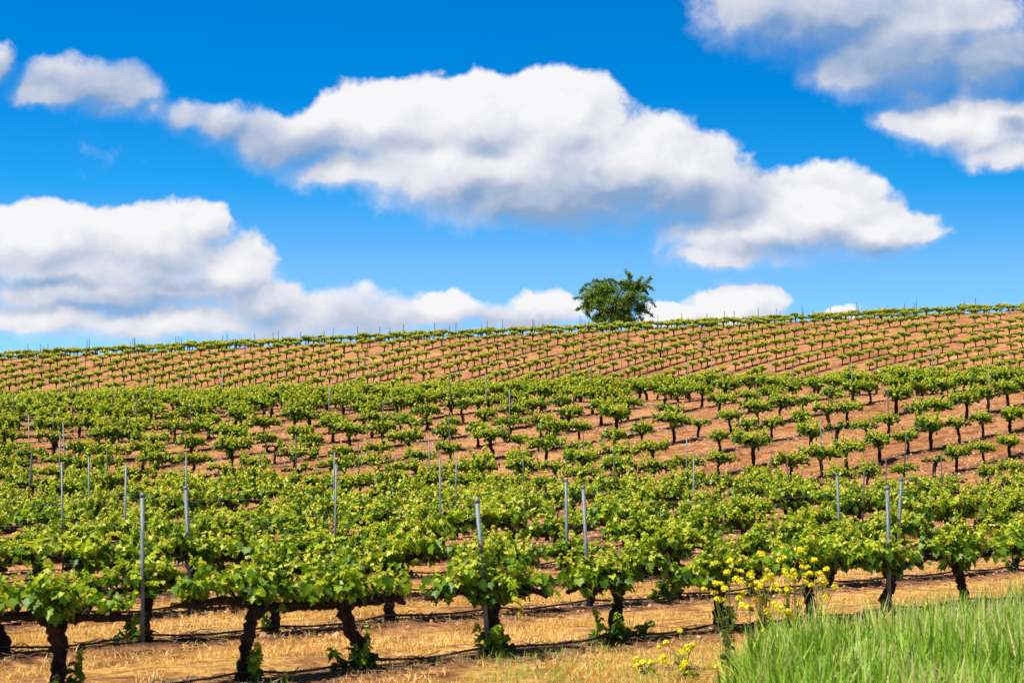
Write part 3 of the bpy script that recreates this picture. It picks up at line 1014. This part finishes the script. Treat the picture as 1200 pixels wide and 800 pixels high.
# ------------------------------------------------------------------ grass blades (stuff)
def blades(rng, x, y, z, h, wd, lean, seg, a):
    n = len(x)
    ang = rng.uniform(0, 2 * math.pi, n)
    wdir = np.stack([np.cos(ang), np.sin(ang), np.zeros(n)], 1)
    la = rng.uniform(0, 2 * math.pi, n)
    ldir = np.stack([np.cos(la), np.sin(la), np.zeros(n)], 1)
    t = np.linspace(0, 1, seg + 1)
    base = np.stack([x, y, z], 1)
    V = np.zeros((n, seg + 1, 2, 3)); A = np.zeros((n, seg + 1, 2))
    for i, ti in enumerate(t):
        c = base + ldir * (lean * h * ti ** 2)[:, None]
        c[:, 2] += h * ti * np.sqrt(np.maximum(.05, 1 - (lean * ti) ** 2 * .5))
        ww = wd * (1 - ti ** 2.2 * .92)
        V[:, i, 0] = c - wdir * (ww / 2)[:, None]; V[:, i, 1] = c + wdir * (ww / 2)[:, None]
        A[:, i, :] = np.clip(a + .12 * (ti - .5), 0, 1)[:, None]
    k = 2 * (seg + 1)
    q = np.array([(2 * i, 2 * i + 1, 2 * i + 3, 2 * i + 2) for i in range(seg)])
    f = (q[None] + (np.arange(n) * k)[:, None, None]).reshape(-1, 4)
    return V.reshape(-1, 3), f, A.reshape(-1)


rng = np.random.default_rng(5)
# tall green oat grass at lower right
n = 16500
gy = rng.uniform(13.6, 23.2, n)
gu = rng.uniform(.098, .30, n)
gx = gu * gy
edge = 19.5 + (gu - .105) / .145 * 2.9 + 1.0 * vnoise(gx / .7, gy / 3, 21) * 1.6
patchy = vnoise(gx / .35, gy / .35, 9) + .6 * vnoise(gx / .12, gy / .12, 10)
keep = (gy < edge) & (gu > .104 + .02 * vnoise(gy / .5, gx * 0, 4) + np.abs(rng.normal(0, .012, n))) & (patchy > -.36)
gx, gy, gu, patchy = gx[keep], gy[keep], gu[keep], patchy[keep]
hh = (.70 + .22 * vnoise(gx / .5, gy / .9, 30) + .16 * (gu - .1) / .15) * rng.uniform(.55, 1.08, len(gx)) * np.clip(.45 + (gu - .10) / .03, .45, 1)
V_, f_, A_ = blades(rng, gx, gy, terrain(gx, gy) - .02, hh, rng.uniform(.018, .040, len(gx)), np.abs(rng.normal(0, .27, len(gx))), 4,
                    np.clip(.60 + .7 * vnoise(gx / .5, gy / .9, 31) + rng.normal(0, .27, len(gx)), 0, 1))
tall = link('tall_grass', mesh_np('tall_grass', V_, [f_], {'v': A_}), M_GRASS)
tag(tall, 'tall green oat grass in the lower right foreground', 'grass', kind='stuff')

# short green and yellowing grass in front of the first row
n = 16000
gy = rng.uniform(17.5, 25.0, n); gu = rng.uniform(-.30, .13, n)
gy[:6000] = rng.uniform(17.5, 36, 6000); gu[:6000] = rng.uniform(-.27, .27, 6000)
gx = gu * gy
weed = (vnoise(gx / .35, gy / .35, 51) + .6 * vnoise(gx / 1.7, gy / 1.7, 52) > .33) & (np.arange(n) < 6000)
pn = vnoise(gx / .8, gy / .8, 12) + .5 * vnoise(gx / .25, gy / .25, 13)
keep = (gy < MID0 + gx - .25 - 1.0 * (pn < 0)) & (pn > -.25 - .3 * (gu > -.02)) & ((gu > -.075) | (pn > .22)) | weed
gx, gy = gx[keep], gy[keep]
V_, f_, A_ = blades(rng, gx, gy, terrain(gx, gy) - .01, rng.uniform(.05, .15, len(gx)), rng.uniform(.005, .010, len(gx)), np.abs(rng.normal(.2, .4, len(gx))), 2,
                    np.clip(.72 + rng.normal(0, .2, len(gx)), 0.2, 1))
tag(link('short_grass', mesh_np('short_grass', V_, [f_], {'v': A_}), M_GRASS), 'short yellowing green grass along the foot of the front vine row', 'grass', kind='stuff')

# dry straw on the near aisles
n = 210000
gy = 15 + 33 * rng.random(n) ** 1.25; gu = rng.uniform(-.27, .27, n); gx = gu * gy
rdv = rowdist(gx, gy)
pn = vnoise(gx / 1.1, gy / 1.1, 17) + .6 * vnoise(gx / .3, gy / .3, 18)
pd = vnoise(gx / 2.6, gy / 2.6, 61)
keep = (pd > -.22) & (pn > -.10 + .5 * np.clip((gy - 32) / 14, 0, 1)) & ((rdv > .42 + .4 * rng.random(n)) | (rng.random(n) < .3))
gx, gy = gx[keep], gy[keep]
V_, f_, A_ = blades(rng, gx, gy, terrain(gx, gy) - .012, rng.uniform(.04, .12, len(gx)), rng.uniform(.005, .011, len(gx)), np.abs(rng.normal(.8, .5, len(gx))), 2,
                    np.clip(.62 + rng.normal(0, .26, len(gx)) + .5 * vnoise(gx / 2, gy / 2, 19), 0, 1))
tag(link('dry_straw', mesh_np('dry_straw', V_, [f_], {'v': A_}), M_STRAW), 'mown dry golden straw between the nearest vine rows', 'straw', kind='stuff')

# soil clods
n = 90000
gy = 24 + 79 * rng.random(n) ** .8; gx = rng.uniform(-.27, .27, n) * gy
pn = vnoise(gx / 1.6, gy / 1.6, 41) + .5 * vnoise(gx / .5, gy / .5, 42)
keep = (pn > .02) & (gy > 34 + 8 * rng.random(n)) | ((rowdist(gx, gy) < .5) & (rng.random(n) < .5))
gx, gy = gx[keep], gy[keep]
base = np.array([(1, 0, 0), (-.5, .87, 0), (-.5, -.87, 0), (.25, .45, .8), (.3, -.5, .7), (-.6, 0, .75)], float)
tri = np.array([(0, 1, 3), (1, 5, 3), (1, 2, 5), (2, 4, 5), (2, 0, 4), (0, 3, 4), (3, 5, 4)])
sz = rng.uniform(.015, .05, len(gx)) * (1 + .4 * (rng.random(len(gx)) < .1))
ag = rng.uniform(0, 6.28, len(gx))
jit = rng.uniform(.7, 1.3, (len(gx), 6, 3))
bv = base[None] * jit
bx = bv[:, :, 0] * np.cos(ag)[:, None] - bv[:, :, 1] * np.sin(ag)[:, None]
by = bv[:, :, 0] * np.sin(ag)[:, None] + bv[:, :, 1] * np.cos(ag)[:, None]
V_ = np.stack([bx, by, bv[:, :, 2]], -1) * sz[:, None, None] + np.stack([gx, gy, terrain(gx, gy) - .006], -1)[:, None, :]
f_ = (tri[None] + (np.arange(len(gx)) * 6)[:, None, None]).reshape(-1, 3)
tag(link('soil_clods', mesh_np('soil_clods', V_.reshape(-1, 3), [f_], {'v': np.repeat(np.clip(rng.normal(.5, .22, len(gx)), 0, 1), 6)}), M_CLOD),
    'crumbly red brown soil clods strewn over the vineyard floor', 'soil clods', kind='stuff')

# dead prunings under the near rows
mb = MB()
for _ in range(2600):
    k = rng.integers(0, 6); x = rng.uniform(-9, 11); off_ = rng.normal(0, .42)
    y = rowy(int(k), x) + off_
    if y < 16 or abs(x) > .26 * y: continue
    L = rng.uniform(.15, .6); a = rng.uniform(0, 6.28)
    pts = []
    for f in np.linspace(-.5, .5, 4):
        xx, yy = x + math.cos(a) * L * f, y + math.sin(a) * L * f + rng.normal() * .02
        pts.append((xx, yy, T(xx, yy) + .012 + abs(rng.normal()) * .03))
    mb.tube(pts, [.006, .006, .005, .003], 5)
tag(link('vine_prunings', mb.build('vine_prunings'), M_TWIG), 'dead cut canes littering the ground beneath the near vine rows', 'prunings', kind='stuff')

# ------------------------------------------------------------------ wild mustard plants
def flower_head_mesh(seed):
    rg = np.random.default_rng(seed); mb = MB()
    for _ in range(13):
        d = rg.normal(size=3); d[2] = abs(d[2]) * .8 + .1; d /= np.linalg.norm(d)
        c = d * rg.uniform(.008, .024)
        s1 = np.cross(d, rg.normal(size=3)); s1 /= np.linalg.norm(s1); s2 = np.cross(d, s1)
        for q in range(4):
            an = q * math.pi / 2
            u = math.cos(an) * s1 + math.sin(an) * s2; v = -math.sin(an) * s1 + math.cos(an) * s2
            mb.add([c, c + u * .009 + v * .006 + d * .002, c + u * .016 + d * .003, c + u * .009 - v * .006 + d * .002], f4=[(0, 1, 2, 3)], a=rg.uniform(0, 1))
    return mb.build('flower_head')


FH = [flower_head_mesh(i) for i in range(5)]


def mustard(px, Y, heads, label, seed, leafy=6, hsc=1.0):
    """heads: photo pixel positions of the flower heads, taken as heights and offsets at the plant's own distance"""
    rg = np.random.default_rng(seed)
    X = (px - 600) / F * Y
    z0 = T(X, Y)
    root = link('wild_mustard', None, loc=(X, Y, z0))
    st = MB()
    lv = MB(); L5 = [[], [], [], [], []]
    for (hx_, hy_) in heads:
        yy = rg.normal() * .16
        d = Y + yy
        tx = (hx_ - 600) / F * d - X
        tz = EYE - (hy_ - 510) / F * d - z0
        b = np.array([rg.normal() * .09, rg.normal() * .09, 0])
        mid = np.array([tx * .35 + rg.normal() * .03, yy * .35, tz * .55])
        path = smoothpath([b - [0, 0, .03], mid, (tx, yy, tz)], 8)
        st.tube(path, np.linspace(.0055, .003, 8), 5, a=.9)
        # a short side stalk with buds and pods
        for f in (4, 5, 6):
            if rg.random() < .6:
                e = path[f] + np.array([rg.normal() * .04, rg.normal() * .04, .05])
                st.tube([path[f], (path[f] + e) / 2 + [0, 0, -.006], e], .0022, 4, a=.8)
        o = link('flower_head', FH[rg.integers(5)], M_FLOWER, root, (tx, yy, tz))
        s = rg.uniform(1.25, 1.85) * hsc; o.scale = (s, s, s); o.rotation_euler = (rg.normal() * .3, rg.normal() * .3, rg.uniform(0, 6))
        for _ in range(leafy):
            f = rg.random() ** 1.6 * .7
            q = path[int(f * 7)]
            a = rg.uniform(0, 6.28); od = np.array([math.cos(a), math.sin(a), .2])
            L5[0].append(q); L5[1].append(od); L5[2].append(np.array([0, 0, .8]) + rg.normal(size=3) * .3); L5[3].append(rg.uniform(.04, .11) * (1 - .5 * f)); L5[4].append(rg.random())
    link('stem', st.build('mustard_stem'), M_MUST, root)
    put_leaves(lv, rg, *L5, 'mid')
    link('leaves', lv.build('mustard_leaves'), M_MUST, root)
    tag(root, label, 'wild mustard', 'wild mustard plants in yellow flower')


mr = random.Random(3)
def cluster(cx, cy, sx, sy, n): return [(cx + mr.gauss(0, sx), cy + mr.gauss(0, sy)) for _ in range(n)]
mustard(852, 21.2, [(837, 683), (843, 684), (849, 689), (836, 694), (840, 702), (847, 702), (851, 671), (855, 657), (862, 678), (866, 680), (869, 694), (865, 700), (824, 690)],
        'wild mustard with long bare stalks arching left in front of a vine trunk', 31)
mustard(893, 21.6, [(892, 649), (898, 668), (903, 673), (880, 677), (885, 682), (896, 674), (893, 680), (903, 678), (880, 685), (911, 657), (868, 709), (876, 710), (885, 690), (890, 686)] + cluster(892, 690, 10, 12, 9),
        'tall bushy wild mustard at the middle of the yellow clump', 32)
mustard(925, 22.0, [(918, 653), (921, 674), (928, 668), (930, 674), (936, 645), (945, 664), (948, 672), (941, 674), (939, 663), (950, 686), (942, 682), (920, 696), (924, 690)] + cluster(922, 688, 9, 9, 7),
        'tall wild mustard with dense yellow heads, second from the right of its clump', 33)
mustard(955, 22.4, [(967, 667), (962, 680), (966, 682), (963, 686), (976, 688), (967, 698), (952, 656), (935, 709), (958, 672), (931, 737)],
        'wild mustard at the right end of the yellow clump beside a dark trunk', 34)
mustard(912, 20.4, [(915, 713), (922, 716), (905, 706), (908, 710), (893, 739), (931, 738), (927, 722), (898, 716)], 'low wild mustard half hidden in the tall green grass', 35, 9)
mustard(757, 20.9, [(744, 771), (753, 775), (745, 779), (773, 773), (776, 770), (781, 774), (762, 775)], 'small wild mustard in the short grass, leftmost of the low ones', 36, 5, .95)
mustard(798, 21.3, [(796, 738), (771, 757), (780, 752), (798, 762), (803, 757), (810, 755), (800, 764), (806, 760)], 'small wild mustard with spread heads near the foot of a trunk', 37, 4, .95)
mustard(802, 20.3, [(799, 780), (801, 776), (798, 783), (838, 780), (806, 788), (781, 797), (780, 799), (802, 774)], 'low wild mustard at the bottom of the picture left of the tall grass', 38, 5, .95)

# ------------------------------------------------------------------ the lone tree on the crest
def lone_tree(px, Y):
    rg = np.random.default_rng(77)
    X = (px - 600) / F * Y
    z0 = T(X, Y)
    root = link('broadleaf_tree', None, loc=(X, Y, z0))
    tk = MB(); cr = MB(); L5 = [[], [], [], [], []]
    pxm = Y / F
    def at(qx, qy, dep): return np.array([(qx - px) * pxm, dep, EYE + (506 - qy) * pxm - z0])
    fork = np.array([0, 0, 1.9])
    tk.tube(smoothpath([(0.1, 0, -.3), (0, .05, .9), fork], 6), np.linspace(.36, .24, 6), 9, .1, rg)
    def leafy(q, sz, ag):
        o = rg.normal(size=3)
        L5[0].append(q); L5[1].append(o + [0, 0, -.5]); L5[2].append(np.array([-.15, -.1, .7]) + rg.normal(size=3) * .5)
        L5[3].append(sz); L5[4].append(min(1, max(0, ag)))
    # main limbs to the lobes of the crown (photo position, depth, lobe half width and half height in pixels)
    NSUB = 34
    lobes = [(692, 343, 0, 13, 11), (704, 334, -1, 14, 9), (718, 336, .8, 15, 10), (734, 332, -.4, 11, 9), (748, 332, .4, 11, 7), (740, 346, -1.2, 15, 10),
             (722, 350, -1.8, 17, 11), (704, 353, -1.2, 15, 11), (712, 362, 1.0, 17, 10), (733, 362, -.6, 16, 10), (750, 357, .6, 11, 9), (690, 354, .8, 9, 7),
             (722, 370, -1.5, 18, 8), (738, 372, 1.0, 12, 6), (705, 368, .5, 10, 6), (715, 345, 2.0, 17, 12), (735, 350, 2.0, 15, 12), (698, 340, 1.6, 12, 9)]
    for (qx, qy, dep, wx, wz) in lobes:
        c = at(qx, qy, dep * 1.15)
        mid = fork + (c - fork) * .5 + rg.normal(size=3) * .2 + [0, 0, .15]
        tk.tube(smoothpath([fork + rg.normal(size=3) * .05, mid, c], 8), np.linspace(.11, .04, 8), 6, .1, rg)
        for _ in range(NSUB):
            d = rg.normal(size=3); d /= np.linalg.norm(d)
            e = c + d * np.array([wx * pxm, 1.1, wz * pxm]) * rg.uniform(.65, 1.1)
            b = c + (e - c) * .1
            m_ = (b + e) / 2 + [0, 0, .12]
            pth = smoothpath([b, m_, e + [0, 0, -.08]], 7)
            tk.tube(pth, np.linspace(.03, .008, 7), 4)
            dens = rg.uniform(.5, 1.3)
            for i in range(1, 7):
                for _ in range(int(8 * dens)):
                    leafy(pth[i] + rg.normal(size=3) * .15, rg.uniform(.11, .19), .5 + rg.normal() * .22)
    # long sprays that break the outline: start, bend, tip
    sprays = [((688, 350), (680, 346), (671, 347)), ((686, 352), (680, 357), (675, 359)), ((692, 338), (684, 334), (680, 338)), ((698, 333), (690, 328), (685, 332)),
              ((706, 330), (700, 324), (695, 325)), ((712, 330), (709, 323), (702, 325)), ((716, 331), (717, 322), (712, 322)), ((722, 332), (719, 324), (722, 327)),
              ((733, 330), (737, 322), (732, 313)), ((738, 330), (737, 322), (735, 317)), ((745, 330), (750, 324), (754, 320)), ((750, 331), (758, 326), (762, 321)), ((750, 335), (760, 332), (766, 336)),
              ((748, 338), (756, 336), (760, 340)), ((750, 352), (760, 348), (767, 356)), ((748, 348), (756, 346), (759, 345)), ((752, 360), (759, 362), (764, 366)), ((748, 366), (752, 372), (751, 378)),
              ((700, 362), (694, 368), (686, 363)), ((706, 368), (700, 374), (694, 370)), ((730, 330), (728, 326), (724, 328)), ((690, 356), (688, 362), (690, 366)), ((742, 342), (752, 343), (757, 347))]
    for (p0, p1, p2) in sprays:
        dep = rg.normal() * .9
        for rep in range(2):
            j = rg.normal(size=2) * 1.2 * rep
            pth = smoothpath([at(*p0, dep), at(p1[0] + j[0], p1[1] + j[1], dep * 1.1), at(p2[0] + j[0], p2[1] + j[1], dep * 1.2 + rep * .2)], 12)
            tk.tube(pth, np.linspace(.04, .008, 12), 4)
            for i in range(2, 12):
                for _ in range(8 if i < 11 else 5):
                    leafy(pth[i] + rg.normal(size=3) * (.16 - .008 * i), rg.uniform(.13, .22), .45 + rg.normal() * .22)
    put_leaves(cr, rg, *L5, 'far')
    link('trunk', tk.build('tree_trunk', True), M_TBARK, root)
    link('crown', cr.build('tree_crown'), M_TREE, root)
    tag(root, 'lone dark green tree with ragged crown on the hill crest', 'tree')


lone_tree(718, 239.0)
print('vines', len(indiv), 'rest', len(rest), 'far', len(far_slots), 'posts', len(pm), 'far posts', nfar, len(posts_far))
